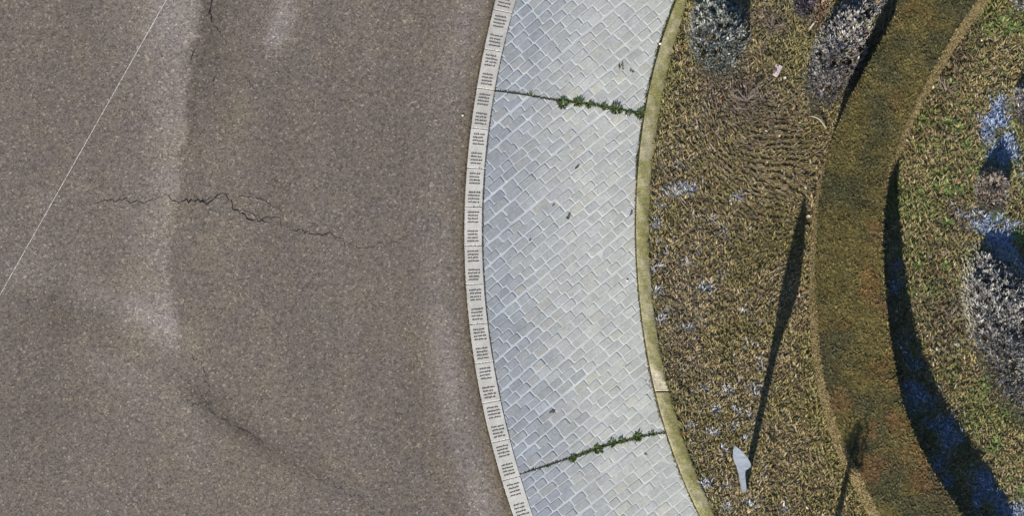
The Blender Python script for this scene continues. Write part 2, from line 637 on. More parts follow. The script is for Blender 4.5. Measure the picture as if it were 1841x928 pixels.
for i in range(len(slab_cuts) - 1):
    ya, yb = (464 - slab_cuts[i]) / PX, (464 - slab_cuts[i + 1]) / PX
    ys = np.linspace(ya - 0.004, yb + 0.004, 6)

    def cross(y, s):
        """point across the slab row; s=0 on the asphalt side, 1 on the apron side, square to the bend"""
        y = float(y)
        sl = float(slab_l(y + 0.05) - slab_l(y - 0.05)) / 0.1
        x0 = float(slab_l(y))
        wd = (float(slab_r(y)) - x0 - 0.012)
        # square to the bend: x' = wd, y' = -sl * wd * 0.85
        return x0 + wd * s + 0.0 * sl, y - 0.85 * sl * wd * s

    Lp = [cross(y, 0) for y in ys]
    Rp = [cross(y, 1) for y in ys]
    jz = random.uniform(-0.002, 0.002)
    Vs, Fs = bevel_block((Lp, Rp), -0.05, 0.026 + jz, 0.006)
    tone = np.array([0.51, 0.49, 0.45]) * random.uniform(0.95, 1.05)
    if i < 4:
        tone = tone * (0.80 + 0.05 * i)
    o = build("kerb_slab", Vs, Fs, M_SLAB, np.tile(tone, (len(Vs), 1)))
    lab = slab_labels[i if i < 13 else 14] if i != 12 else slab_labels[13]
    tag(o, lab, "kerb slab", "pale inscribed slabs along the asphalt edge")
    # the rows of script, two blocks of four
    rnd = random.Random(100 + i)
    Vt, Ft = [], []
    ln = ya - yb
    for offs in (9.7, 15.6, 21.5, 27.5, 44, 50, 56, 62):
        yy = ya - ln * (offs + 1.4) / 71.0
        for pts in squiggle_line(0.17 + rnd.uniform(-0.02, 0.02), 0.83 + rnd.uniform(-0.05, 0.03), 0.0, rnd) if False else squiggle_line(0.055 + rnd.uniform(0, 0.012), 0.27 + rnd.uniform(-0.02, 0.012), 0.0, rnd):
            P = []
            for (a, b) in pts:
                x, y = cross(yy + b, a / 0.33)
                P.append((x, y))
            ribbon(P, 0.016, 0.0285 + jz, Vt, Ft)
    build("lettering", Vt, Ft, M_INK, np.tile([0.035, 0.034, 0.036], (len(Vt), 1)), parent=o)

# ------------------------------------------------------------------ mossy kerbstones
kerb_cuts = [-60, 74, 167, 260, 353, 426, 519, 612, 705, 798, 891, 985]
kerb_labels = [
    "mossy kerbstone at the photo's top edge beside the dark grey shrub",
    "mossy kerbstone just above the upper weedy joint's right end",
    "mossy kerbstone touching the right end of the upper weedy joint",
    "mossy kerbstone, first one wholly below the upper weedy joint",
    "short yellow-green mossy kerbstone at the bend's leftmost part",
    "yellow-green mossy kerbstone right below the short one",
    "mossy kerbstone two below the short one, greenest along its grass side",
    "kerbstone with a clean pale lower end above the dark gap",
    "mossy kerbstone right below the dark gap, pale upper end",
    "mossy kerbstone below the right end of the lower weedy joint",
    "mossy kerbstone cut off by the photo's bottom edge",
]
for i in range(len(kerb_cuts) - 1):
    ya, yb = (464 - kerb_cuts[i]) / PX, (464 - kerb_cuts[i + 1]) / PX
    gap = 0.001 if kerb_cuts[i] != 705 else 0.03
    ys = np.linspace(ya - gap, yb + 0.001, 26)
    V, F, K = [], [], []
    prof = [(0.0, -0.05), (0.0, 0.030), (0.02, 0.046), (0.10, 0.050), (0.5, 0.052), (0.88, 0.050), (0.97, 0.044), (1.0, 0.02), (1.0, -0.05)]
    for y in ys:
        l, r = float(kerb_l(y)), float(kerb_r(y))
        wob = 0.006 * math.sin(y * 9 + i)
        for (s, z) in prof:
            x = l + (r - l) * s + (wob if s > 0.5 else 0)
            V.append((x, y, z + 0.004 * math.sin(y * 13 + s * 7)))
            py = 464 - y * PX
            n = float(fbm(np.array([x]), np.array([y]), 0.16, 81)[0])
            n2 = float(fbm(np.array([x]), np.array([y]), 0.9, 85)[0])
            green = np.array([0.240, 0.222, 0.092])
            stone = np.array([0.36, 0.325, 0.205])
            g = min(1, max(0, (n - 0.45) * 3 + 0.45 + (n2 - 0.5) * 1.6 + (0.12 if py > 250 else -0.1)))
            c = green * g + stone * (1 - g)
            if s < 0.12:
                c = c * 0.6 + np.array([0.42, 0.37, 0.22]) * 0.4 if py > 300 else c  # pale tint painted in for light catching the bevel edge
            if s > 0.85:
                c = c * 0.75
            if 655 < py < 705 and 0.0 <= s < (0.25 + (py - 655) / 55):
                k = sst(655, 672, py)
                c = c * (1 - k) + np.array([0.52, 0.46, 0.33]) * k
            K.append(c)
    m = len(prof)
    for a in range(len(ys) - 1):
        for b in range(m - 1):
            F.append([a * m + b, a * m + b + 1, (a + 1) * m + b + 1, (a + 1) * m + b])
    F.append(list(range(m))[::-1])
    F.append([(len(ys) - 1) * m + b for b in range(m)])
    tag(build("kerbstone", V, F, M_MOSS, K), kerb_labels[i], "kerbstone", "mossy kerbstones between apron and grass")


# ------------------------------------------------------------------ blade builder: thousands of narrow leaves in one mesh
def blades(P, ang, L, Wd, lift0, bend, cb, ct):
    """P roots (n,3), ang heading, L length, Wd width, lift0 start slope, bend change of slope; colours at foot and tip"""
    n = len(P)
    d = np.stack([np.cos(ang), np.sin(ang), np.zeros(n)], 1)
    sd = np.stack([-np.sin(ang), np.cos(ang), np.zeros(n)], 1)
    z = np.array([0, 0, 1.0])
    l1, l2 = lift0, lift0 - bend
    p1 = P + (d * np.cos(l1)[:, None] + z * np.sin(l1)[:, None]) * (L * 0.5)[:, None]
    p2 = p1 + (d * np.cos(l2)[:, None] + z * np.sin(l2)[:, None]) * (L * 0.5)[:, None]
    w = Wd[:, None] / 2
    v = np.stack([P - sd * w * 0.7, P + sd * w * 0.7, p1 + sd * w, p1 - sd * w, p2], 1)
    cm = (cb + ct) / 2
    c = np.stack([cb, cb, cm, cm, ct], 1)
    i = np.arange(n)[:, None] * 5
    q = i + np.array([[0, 1, 2, 3]])
    tr = i + np.array([[3, 2, 4]])
    return v.reshape(-1, 3), q, tr, c.reshape(-1, 3)


def merge(parts):
    V, Q, T, K = [], [], [], []
    b = 0
    for v, q, t, c in parts:
        V.append(v)
        Q.append(q + b)
        T.append(t + b)
        K.append(c)
        b += len(v)
    return np.concatenate(V), (np.concatenate(Q), np.concatenate(T)), np.concatenate(K)


def palette(n, cols, wts, jit=0.12, rng=RNG):
    cols = np.array(cols)
    i = rng.choice(len(cols), n, p=np.array(wts) / sum(wts))
    return cols[i] * np.exp(rng.normal(0, jit, (n, 1)))


# ------------------------------------------------------------------ shrubs (plan centre, radii, heading, height)
SHRUBS = [
    dict(c=(1293, 66), r=(0.49, 0.76), rot=0.03, h=0.58, tone='teal', label="rounded grey-green shrub beside the kerb at the photo's top edge"),
    dict(c=(1510, 95), r=(0.43, 1.04), rot=-0.40, h=0.48, tone='mauve', label="large greyish mauve shrub against the hedge's shaded outer side"),
    dict(c=(1448, 6), r=(0.20, 0.26), rot=0.0, h=0.30, tone='dark', label="small dark purplish shrub at the top edge left of the large mauve one"),
    dict(c=(1476, 18), r=(0.10, 0.34), rot=-0.3, h=0.26, tone='rust', label="narrow russet shrub squeezed beside the large mauve one"),
    dict(c=(1822, 610), r=(0.70, 1.62), rot=0.34, h=0.62, tone='silver', label="largest silvery grey shrub, at the photo's right edge inside the hedge"),
    dict(c=(1783, 345), r=(0.27, 0.36), rot=0.1, h=0.42, tone='tan', label="small brownish grey shrub above the largest silvery one"),
    dict(c=(1846, 190), r=(0.24, 0.38), rot=0.0, h=0.38, tone='mauve', label="greyish shrub cut by the right edge above the small brownish one"),
    dict(c=(1850, 0), r=(0.30, 0.24), rot=0.0, h=0.45, tone='teal', label="dark shrub at the photo's top right corner"),
]
for s in SHRUBS:
    s['xy'] = W(*s['c'])


def shrub_d(x, y, s, grow=1.0):
    dx, dy = x - s['xy'][0], y - s['xy'][1]
    c, k = math.cos(s['rot']), math.sin(s['rot'])
    u, v = (dx * c - dy * k * -1 * -1) if False else (dx * c + dy * k), (-dx * k + dy * c)
    return np.sqrt((u / (s['r'][0] * grow)) ** 2 + (v / (s['r'][1] * grow)) ** 2)


def in_hedge(x, y, m=0.0):
    return (x > hed_l_base(y) - 0.02 + m) & (x < hed_r_top(y) + 0.05 - m)


# ------------------------------------------------------------------ frost left in the shade and in small flecks
FROST = [  # px, py, rx, ry, amount
    (1230, 340, 22, 12, 0.75), (1205, 350, 20, 10, 0.5), (1182, 400, 12, 14, 0.6), (1182, 495, 13, 15, 0.8), (1185, 530, 9, 20, 0.5), (1215, 265, 14, 7, 0.55),
    (1275, 240, 20, 9, 0.35), (1272, 520, 16, 10, 0.8), (1232, 480, 10, 12, 0.55), (1298, 497, 12, 9, 0.5), (1326, 357, 8, 6, 0.7), (1250, 400, 18, 10, 0.3), (1280, 400, 22, 14, 0.25),
    (1340, 620, 14, 8, 0.7), (1360, 658, 11, 10, 1.0), (1357, 703, 12, 9, 1.0), (1303, 708, 14, 12, 0.8), (1353, 748, 8, 9, 0.8), (1342, 788, 7, 8, 0.8), (1310, 770, 20, 9, 0.4),
    (1302, 706, 8, 7, 0.7), (1262, 835, 20, 16, 0.55), (1278, 905, 8, 8, 0.95), (1300, 915, 22, 14, 0.6), (1345, 910, 16, 10, 0.5), (1413, 915, 10, 9, 0.6), (1240, 690, 14, 30, 0.35),
    (1225, 690, 9, 20, 0.35), (1230, 640, 12, 8, 0.4), (1300, 810, 8, 6, 0.6), (1190, 300, 8, 14, 0.4), (1245, 770, 10, 26, 0.3), (1235, 590, 26, 5, 0.3), (1192, 575, 8, 10, 0.5),
    (1195, 440, 14, 20, 0.4), (1205, 455, 10, 8, 0.5), (1250, 455, 12, 9, 0.4), (1220, 520, 12, 8, 0.5), (1205, 560, 14, 9, 0.45), (1260, 580, 14, 8, 0.4), (1240, 660, 12, 9, 0.5), (1262, 700, 13, 10, 0.5), (1255, 735, 12, 12, 0.5), (1285, 740, 10, 8, 0.5), (1320, 745, 10, 8, 0.5), (1330, 690, 9, 8, 0.5), (1280, 780, 12, 9, 0.45), (1270, 870, 14, 10, 0.6), (1310, 880, 12, 9, 0.5), (1370, 860, 9, 8, 0.5), (1190, 370, 9, 12, 0.5), (1220, 300, 12, 8, 0.4), (1300, 420, 10, 8, 0.35), (1340, 560, 9, 7, 0.4), (1395, 700, 9, 7, 0.4), (1300, 640, 9, 7, 0.45),
    # in the shade of the hedge
    (1612, 500, 10, 60, 0.55), (1625, 650, 12, 40, 0.6), (1645, 700, 20, 40, 0.9), (1670, 740, 20, 36, 0.9), (1695, 780, 20, 34, 0.9), (1722, 790, 14, 16, 0.9), (1690, 820, 20, 40, 0.55),
    (1772, 868, 20, 34, 1.0), (1795, 905, 20, 36, 1.0), (1765, 880, 20, 50, 0.7), (1820, 925, 26, 30, 1.0), (1700, 870, 12, 30, 0.7), (1725, 900, 14, 20, 0.6), (1610, 560, 8, 40, 0.4),
    # behind the shrubs
    (1790, 228, 26, 44, 1.2), (1800, 285, 26, 34, 1.2), (1825, 315, 20, 10, 0.4), (1772, 400, 22, 22, 1.0), (1800, 425, 28, 28, 1.0), (1815, 470, 26, 30, 0.9), (1836, 520, 16, 40, 0.8),
    (1745, 400, 8, 20, 0.4), (1300, 10, 40, 20, 0.75), (1325, 40, 14, 30, 0.3), (1575, 15, 16, 26, 0.8), (1462, 18, 12, 24, 0.5), (1725, 385, 12, 22, 0.4), (1830, 350, 12, 6, 0.3),
]


def frost_at(x, y):
    px, py = x * PX + 920.5, 464 - y * PX
    f = np.zeros_like(px)
    for (a, b, rx, ry, s) in FROST:
        f = np.maximum(f, s * blob(px, py, a, b, rx, ry))
    n = fbm(x, y, 0.22, 91)
    return np.clip(f * 0.95 + (n - 0.53) * 2.6 * sst(0.05, 0.35, f), 0, 1)


# ------------------------------------------------------------------ soil under the grass
def soil_col(x, y):
    n, n2 = fbm(x, y, 0.25, 101), fbm(x, y, 1.5, 105)
    c = np.outer(n, [0.17, 0.13, 0.065]) + np.outer(1 - n, [0.09, 0.07, 0.035])
    c = c * (0.8 + 0.4 * n2)[:, None]
    f = frost_at(x, y)[:, None]
    return c * (1 - f) * 1.0 + np.array([0.20, 0.24, 0.33]) * f


def soil_x(X, Y):
    l = kerb_r(np.clip(Y, -9, 9)) - 0.03
    return np.where(X > 9.99, X, l + (X / 9.99) * (9.99 - l))


sheet("verge", np.concatenate([np.linspace(0, 9.99, 260), [14, 40, 120, 390]]), np.concatenate([[-390, -60, -14], np.linspace(-6.8, 6.8, 300), [14, 60, 390]]), 0.006, M_SOIL, soil_col, soil_x,
      lambda X, Y: 0.03 * fbm(X, Y, 0.3, 111) * sst(0.1, 0.5, X - kerb_r(np.clip(Y, -9, 9))))


# ------------------------------------------------------------------ grass
def lawn(n, inner):
    x = RNG.uniform(2.2, 10.4, n)
    y = RNG.uniform(-5.8, 5.8, n)
    side = x > (hed_l_base(y) + hed_r_top(y)) / 2
    k = (x > kerb_r(y) + 0.015) & ~in_hedge(x, y) & (side == inner)
    for s in SHRUBS:
        k &= shrub_d(x, y, s) > 0.85
    k &= RNG.random(n) < 0.30 + 0.70 * sst(0.30, 0.62, vnoise(x, y, 0.075, 147) * 0.65 + vnoise(x, y, 0.15, 148) * 0.35)
    return x[k], y[k]


def grass_colors(x, y, inner):
    n = len(x)
    px, py = x * PX + 920.5, 464 - y * PX
    tanc, olive, brown, dark, straw, green, grey = (0.258, 0.202, 0.100), (0.192, 0.160, 0.071), (0.180, 0.138, 0.078), (0.110, 0.086, 0.052), (0.36, 0.29, 0.185), (0.10, 0.15, 0.045), (0.27, 0.235, 0.205)
    if inner:
        c = palette(n, [tanc, olive, brown, dark, straw, green, grey], [26, 34, 12, 9, 4, 10, 3])
        g = fbm(x, y, 0.35, 121)
        up_ = sst(0.55, 0.7, g)[:, None] * 0.7
        c = c * (1 - up_) + palette(n, [(0.11, 0.145, 0.045), (0.18, 0.175, 0.065)], [1, 1]) * up_
    else:
        c = palette(n, [tanc, olive, brown, dark, straw, green, grey], [36, 20, 26, 9, 4, 1, 8])
        g = fbm(x, y, 0.5, 125)
        ol = (sst(0.55, 0.72, g) * 0.6)[:, None]
        c = c * (1 - ol) + palette(n, [(0.17, 0.145, 0.055)], [1]) * ol
        # greener fringe along kerb, hedge and the top
        d1 = (x - kerb_r(y)) * PX
        d2 = (hed_l_base(y) - x) * PX
        e = (0.7 * np.exp(-(d1 / 12) ** 2) * (fbm(x, y, 0.4, 127) > 0.42) + 0.7 * np.exp(-(d2 / 30) ** 2) * sst(560, 640, py) + 0.65 * sst(230, 100, py) * (fbm(x, y, 0.5, 129) > 0.48))[:, None]
        e = np.clip(e, 0, 0.85)
        c = c * (1 - e) + palette(n, [(0.14, 0.14, 0.048), (0.20, 0.17, 0.07)], [1, 1]) * e
    pat = (0.62 + 0.76 * fbm(x, y, 0.16, 131))[:, None] * (0.86 + 0.28 * fbm(x, y, 1.1, 135))[:, None]
    c = c * pat
    if inner:
        b = np.clip(0.75 * blob(px, py, 1728, 92, 26, 52, 0.35) + 0.6 * blob(px, py, 1725, 400, 26, 30) + 0.5 * blob(px, py, 1700, 560, 40, 40) + 0.5 * blob(px, py, 1712, 620, 34, 22), 0, 0.9)
    else:
        b = np.clip(0.7 * blob(px, py, 1340, 190, 70, 45) + 0.6 * blob(px, py, 1385, 40, 40, 50) + 0.45 * blob(px, py, 1300, 160, 60, 60) + 0.4 * blob(px, py, 1225, 600, 40, 130), 0, 0.8)
    b = (b * (0.5 + fbm(x, y, 0.2, 137)))[:, None].clip(0, 0.9)
    c = c * (1 - b) + palette(n, [(0.15, 0.11, 0.085), (0.22, 0.17, 0.14), (0.09, 0.075, 0.055)], [3, 2, 2]) * b * (0.7 if inner else 1.0)
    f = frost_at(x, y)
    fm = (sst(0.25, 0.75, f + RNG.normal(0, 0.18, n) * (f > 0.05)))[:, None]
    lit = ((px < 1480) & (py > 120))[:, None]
    fc = np.where(lit, palette(n, [(0.36, 0.38, 0.42), (0.27, 0.28, 0.31), (0.50, 0.51, 0.55)], [3, 3, 1], 0.15), palette(n, [(0.24, 0.29, 0.42), (0.13, 0.16, 0.22), (0.40, 0.47, 0.60)], [3, 4, 1], 0.15))  # shade painted in: unlit frost coloured bluer and darker than lit frost
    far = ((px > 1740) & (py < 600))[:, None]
    fc = np.where(far, palette(n, [(0.27, 0.34, 0.50), (0.19, 0.24, 0.36), (0.34, 0.41, 0.56)], [3, 3, 1], 0.15), fc)  # blue skylight tint painted into the shaded frost behind the shrubs
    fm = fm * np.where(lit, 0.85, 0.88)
    return c * (1 - fm) + fc * fm


def grass_patch(name, n, inner, lmin, lmax, wmin, wmax):
    x, y = lawn(n, inner)
    m = len(x)
    px, py = x * PX + 920.5, 464 - y * PX
    z = 0.006 + 0.02 * fbm(x, y, 0.3, 111)
    ang = RNG.uniform(0, 2 * np.pi, m)
    if not inner:   # combed streaks in the upper right of the strip
        k = sst(1300, 1385, px)
        tgt = -0.72 * (1 - k) + k * np.interp(py, [200, 290, 350, 420, 480], [0.02, -0.06, -0.35, -0.1, 0.45])
        w = np.clip(blob(px, py, 1405, 285, 75, 90) * 1.1 + 0.75 * blob(px, py, 1310, 310, 85, 110) + 0.45 * blob(px, py, 1390, 470, 60, 80), 0, 0.9)
        pick = RNG.random(m) < w
        ang = np.where(pick, tgt + RNG.normal(0, 0.28, m) + np.pi * (RNG.random(m) < 0.5), ang)
        cx_, cy_ = W(1370, 300)
        nx, ny = -np.sin(tgt), np.cos(tgt)
        s_ = (x - cx_) * nx + (y - cy_) * ny + 0.22 * fbm(x, y, 0.45, 145) + 0.4 * fbm(x, y, 1.3, 146)
        fr = s_ / 0.105 - np.floor(s_ / 0.105) - 0.5
        mv = np.where(pick, -fr * 0.105 * 0.78, 0)
        x, y = x + mv * nx, y + mv * ny
    # tufts: blades near a tuft centre share a heading
    L = RNG.uniform(lmin, lmax, m) * (0.75 + 0.5 * fbm(x, y, 0.25, 141))
    Wd = RNG.uniform(wmin, wmax, m)
    l0 = np.radians(RNG.uniform(8, 58, m))
    be = np.radians(RNG.uniform(0, 55, m))
    c = grass_colors(x, y, inner)
    return blades(np.stack([x, y, z], 1), ang, L, Wd, l0, be, c * 0.9, c * 1.06)


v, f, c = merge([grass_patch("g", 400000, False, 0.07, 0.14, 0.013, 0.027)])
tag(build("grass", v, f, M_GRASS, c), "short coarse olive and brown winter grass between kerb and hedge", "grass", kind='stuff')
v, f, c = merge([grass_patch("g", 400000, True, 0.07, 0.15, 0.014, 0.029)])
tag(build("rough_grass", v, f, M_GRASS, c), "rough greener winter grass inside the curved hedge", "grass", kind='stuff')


def litter(n):
    x = RNG.uniform(2.3, 10.2, n)
    y = RNG.uniform(-5.4, 5.4, n)
    k = (x > kerb_r(y) + 0.05) & ~in_hedge(x, y)
    x, y = x[k], y[k]
    m = len(x)
    c = palette(m, [(0.24, 0.11, 0.05), (0.45, 0.36, 0.24), (0.6, 0.56, 0.5), (0.12, 0.07, 0.05), (0.36, 0.20, 0.12)], [4, 3, 1, 5, 1], 0.2)
    return blades(np.stack([x, y, np.full(m, 0.06)], 1), RNG.uniform(0, 6.28, m), RNG.uniform(0.03, 0.07, m), RNG.uniform(0.02, 0.04, m), np.radians(RNG.uniform(-5, 25, m)), np.radians(RNG.uniform(0, 30, m)), c, c)


v, f, c = merge([litter(800)])
tag(build("fallen_leaves", v, f, M_LEAF, c), "scattered small brown and pale fallen leaves on the grass", "leaves", kind='stuff')


# ------------------------------------------------------------------ the curved hedge
def hedge_tone(x, y, z):
    n1, n2, n3 = fbm(x, y, 0.75, 151), fbm(x, y, 0.5, 155), fbm(x, y, 1.8, 159)
    px, py = x * PX + 920.5, 464 - y * PX
    olive, dark, orange, brown = np.array([0.116, 0.094, 0.034]), np.array([0.070, 0.065, 0.031]), np.array([0.170, 0.088, 0.036]), np.array([0.118, 0.080, 0.044])
    a = sst(0.42, 0.62, n1)[:, None]
    c = olive * (1 - a) + dark * a
    b = sst(0.52, 0.7, n3)[:, None] * 0.6
    c = c * (1 - b) + brown * b
    o = (sst(0.56, 0.72, n2) * sst(0.42, 0.6, fbm(x, y, 1.0, 163)) * (0.6 + 0.4 * sst(200, 330, py)))[:, None]
    c = c * (1 - 0.5 * o) + orange * 0.5 * o
    c = c * (0.78 + 0.44 * fbm(x, y, 0.33, 167))[:, None]
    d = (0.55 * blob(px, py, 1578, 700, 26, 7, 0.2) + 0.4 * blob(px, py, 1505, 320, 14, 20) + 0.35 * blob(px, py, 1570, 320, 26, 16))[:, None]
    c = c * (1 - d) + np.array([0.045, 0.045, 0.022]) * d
    return c


def make_hedge():
    ys = np.linspace(-6.2, 6.4, 420)
    nt_ = 26
    V, K = [], []
    rows = []
    for j in range(nt_ + 9):
        pass
    S_, Z_, T_ = [], [], []
    prof = [(0, 0.0), (0, 0.2), (0, 0.45), (0, 0.68), (0, 0.85), (0, 0.95)] + [(s, 1.0) for s in np.linspace(0.02, 0.98, nt_)] + [(1, 0.95), (1, 0.85), (1, 0.6), (1, 0.3), (1, 0.0)]
    xl0, xl1, xr1 = hed_l_base(ys), hed_l_top(ys), hed_r_top(ys)
    xr0 = xr1 + 0.05
    cols = []
    for (s, h) in prof:
        if s == 0:
            x = xl0 + (xl1 - xl0) * h
        elif s == 1:
            x = xr0 + (xr1 - xr0) * h
        else:
            x = xl1 + (xr1 - xl1) * s
        z = np.full_like(ys, h * HED_H)
        if h == 1.0:
            z = z + 0.05 * (fbm(x, ys, 0.4, 171) - 0.5) + 0.035 * (fbm(x, ys, 0.12, 175) - 0.5) - 0.03 * abs(2 * s - 1) ** 6
        else:
            x = x + 0.02 * (fbm(ys, z * 3 + s * 5, 0.2, 179) - 0.5)
        cols.append((x, ys, z, s, h))
    m, n = len(prof), len(ys)
    V = np.stack([np.stack([c[0] for c in cols], 1), np.stack([c[1] for c in cols], 1), np.stack([c[2] for c in cols], 1)], -1).reshape(-1, 3)
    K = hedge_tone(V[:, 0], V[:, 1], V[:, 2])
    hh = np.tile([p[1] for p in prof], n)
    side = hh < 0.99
    sc = np.array([0.20, 0.16, 0.085]) * (0.8 + 0.4 * fbm(V[:, 1], V[:, 2], 0.25, 183))[:, None]  # side faces painted paler tan to stand for sunlight on them
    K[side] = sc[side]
    i = (np.arange(n - 1)[:, None] * m + np.arange(m - 1)[None, :]).ravel()
    q = np.stack([i, i + m, i + m + 1, i + 1], 1)
    caps = []
    for row, flip in ((0, False), (n - 1, True)):
        for k in range(1, m - 1):
            t3 = [row * m, row * m + k, row * m + k + 1]
            caps.append(t3[::-1] if flip else t3)
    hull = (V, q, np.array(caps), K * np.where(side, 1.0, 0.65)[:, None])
    # leaves over the top
    N = 62000
    y = RNG.uniform(-6.1, 6.3, N)
    s = RNG.uniform(0.0, 1.0, N)
    x = hed_l_top(y) + (hed_r_top(y) - hed_l_top(y)) * s
    z = HED_H - 0.004 + 0.05 * (fbm(x, y, 0.4, 171) - 0.5) + 0.035 * (fbm(x, y, 0.12, 175) - 0.5) - 0.03 * np.abs(2 * s - 1) ** 6
    c = hedge_tone(x, y, z) * np.exp(RNG.normal(0, 0.09, (N, 1))) * (0.8 + 0.4 * fbm(x, y, 0.13, 187))[:, None]
    top = blades(np.stack([x, y, z], 1), RNG.uniform(0, 6.28, N), RNG.uniform(0.04, 0.075, N), RNG.uniform(0.016, 0.034, N), np.radians(RNG.uniform(2, 30, N)), np.radians(RNG.uniform(0, 26, N)), c * 0.95, c * 1.05)
    # leaves on the sides, coloured paler to stand for sunlit flanks
    N = 30000
    y = RNG.uniform(-6.1, 6.3, N)
    h = RNG.uniform(0.02, 0.98, N)
    right = RNG.random(N) < 0.5
    x = np.where(right, hed_r_top(y) + 0.05 * (1 - h), hed_l_base(y) + (hed_l_top(y) - hed_l_base(y)) * h)
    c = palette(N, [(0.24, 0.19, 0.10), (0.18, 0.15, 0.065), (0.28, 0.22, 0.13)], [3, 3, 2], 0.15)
    sid = blades(np.stack([x, y, h * HED_H], 1), np.where(right, 0, np.pi) + RNG.normal(0, 0.9, N), RNG.uniform(0.02, 0.04, N), RNG.uniform(0.012, 0.024, N), np.radians(RNG.uniform(20, 80, N)), np.radians(RNG.uniform(0, 30, N)), c * 0.9, c)
    return merge([hull, top, sid])


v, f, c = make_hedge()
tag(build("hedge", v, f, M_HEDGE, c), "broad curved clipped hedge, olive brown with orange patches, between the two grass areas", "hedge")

# ------------------------------------------------------------------ shrubs
TONES = {
    'teal': ([(0.085, 0.098, 0.088), (0.19, 0.20, 0.18), (0.37, 0.38, 0.345)], [4, 4, 3]),
    'mauve': ([(0.15, 0.132, 0.13), (0.24, 0.22, 0.21), (0.34, 0.325, 0.30), (0.24, 0.22, 0.13)], [3, 4, 3, 1]),
    'dark': ([(0.06, 0.05, 0.065), (0.13, 0.11, 0.12), (0.25, 0.22, 0.22)], [4, 3, 1]),
    'rust': ([(0.17, 0.10, 0.06), (0.30, 0.22, 0.15), (0.1, 0.07, 0.05)], [3, 3, 2]),
    'silver': ([(0.10, 0.097, 0.096), (0.21, 0.20, 0.19), (0.34, 0.335, 0.31)], [5, 4, 3]),
    'tan': ([(0.14, 0.11, 0.09), (0.24, 0.20, 0.16), (0.32, 0.28, 0.24)], [3, 4, 2]),
}


def make_shrub(s, seed):
    rng = np.random.default_rng(seed)
    a, b = s['r']
    H = s['h']
    area = math.pi * a * b
    nb = int(area * 440) + 60               # sprigs
    k = 9
    cols, wts = TONES[s['tone']]
    th = rng.uniform(0, 2 * np.pi, nb)
    rr = np.sqrt(rng.uniform(0, 1, nb))
    ux, uy = rr * np.cos(th), rr * np.sin(th)
    lump = 1 + 0.16 * (vnoise(ux * 2, uy * 2, 0.45, seed) - 0.5) * 2
    hz = H * np.sqrt(np.clip(1.0 - (rr * 0.98) ** 2.4, 0.02, 1)) * lump * rng.uniform(0.82, 1.04, nb)
    edge = 1 + 0.12 * (vnoise(np.cos(th), np.sin(th), 0.35, seed + 3) - 0.5) * 2
    c, q = math.cos(s['rot']), math.sin(s['rot'])
    X, Y = ux * a * edge * 0.93, uy * b * edge * 0.93
    bx, by = X * c - Y * q, X * q + Y * c
    base = palette(nb, cols, wts, 0.15, rng)
    # sprig: k leaves fanning from each top
    idx = np.repeat(np.arange(nb), k)
    n = len(idx)
    out = np.arctan2(by, bx)[idx] + rng.normal(0, 1.1, n)
    P = np.stack([bx[idx] + rng.normal(0, 0.012, n), by[idx] + rng.normal(0, 0.012, n), np.clip(hz[idx] - rng.uniform(0.0, 0.09, n), 0.01, None)], 1)
    cc = base[idx] * np.exp(rng.normal(0, 0.15, (n, 1)))
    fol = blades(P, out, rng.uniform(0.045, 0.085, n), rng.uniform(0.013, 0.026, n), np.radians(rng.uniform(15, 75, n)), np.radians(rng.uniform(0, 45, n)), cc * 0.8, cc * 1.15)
    root = empty("shrub", (s['xy'][0], s['xy'][1], 0.0))
    tag(root, s['label'], "shrub", "grey shrubs planted in the grass")
    # woody stems
    ns = min(nb, 160)
    V, F, K = [], [], []
    for i in range(ns):
        p0 = np.array([bx[i] * 0.25, by[i] * 0.25, 0.0])
        p1 = np.array([bx[i] * 0.7, by[i] * 0.7, hz[i] * 0.55])
        p2 = np.array([bx[i], by[i], hz[i] - 0.03])
        b0 = len(V)
        for p, w in ((p0, 0.008), (p1, 0.006), (p2, 0.003)):
            for t_ in (0, 2.094, 4.189):
                V.append(p + np.array([math.cos(t_) * w, math.sin(t_) * w, 0]))
                K.append((0.10, 0.075, 0.05))
        for lev in (0, 1):
            for t_ in range(3):
                F.append([b0 + lev * 3 + t_, b0 + lev * 3 + (t_ + 1) % 3, b0 + lev * 3 + 3 + (t_ + 1) % 3, b0 + lev * 3 + 3 + t_])
    build("stem", V, F, M_TWIG, K, parent=root)
    # pale dry stalks round the foot, thickest sunward to paint the lit fringe
    nk = int(2600 * (a + b))
    t2 = rng.uniform(0, 2 * np.pi, nk)
    g = rng.uniform(0.90, 1.16, nk)
    X, Y = np.cos(t2) * a * g, np.sin(t2) * b * g
    sx, sy = X * c - Y * q, X * q + Y * c
    keep = (rng.random(nk) < 0.25 + 0.75 * np.clip(-sy / b * 0.8 - sx / a * 0.55 + 0.25, 0, 1))
    sx, sy, g = sx[keep], sy[keep], g[keep]
    nk = len(sx)
    ck = palette(nk, [(0.36, 0.345, 0.275), (0.29, 0.275, 0.22), (0.43, 0.41, 0.34)], [1, 1, 1], 0.15, rng)
    zz = np.clip((1.16 - g) * 1.6, 0, 1) * rng.uniform(0.4, 1.0, nk) * H
    sk = blades(np.stack([sx, sy, zz], 1), np.arctan2(sy, sx) + rng.normal(0, 0.6, nk), rng.uniform(0.04, 0.09, nk), rng.uniform(0.008, 0.016, nk), np.radians(rng.uniform(30, 80, nk)), np.radians(rng.uniform(0, 30, nk)), ck * 0.9, ck)
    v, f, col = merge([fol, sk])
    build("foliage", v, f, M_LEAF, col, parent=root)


for i, s in enumerate(SHRUBS):
    make_shrub(s, 300 + i * 10)


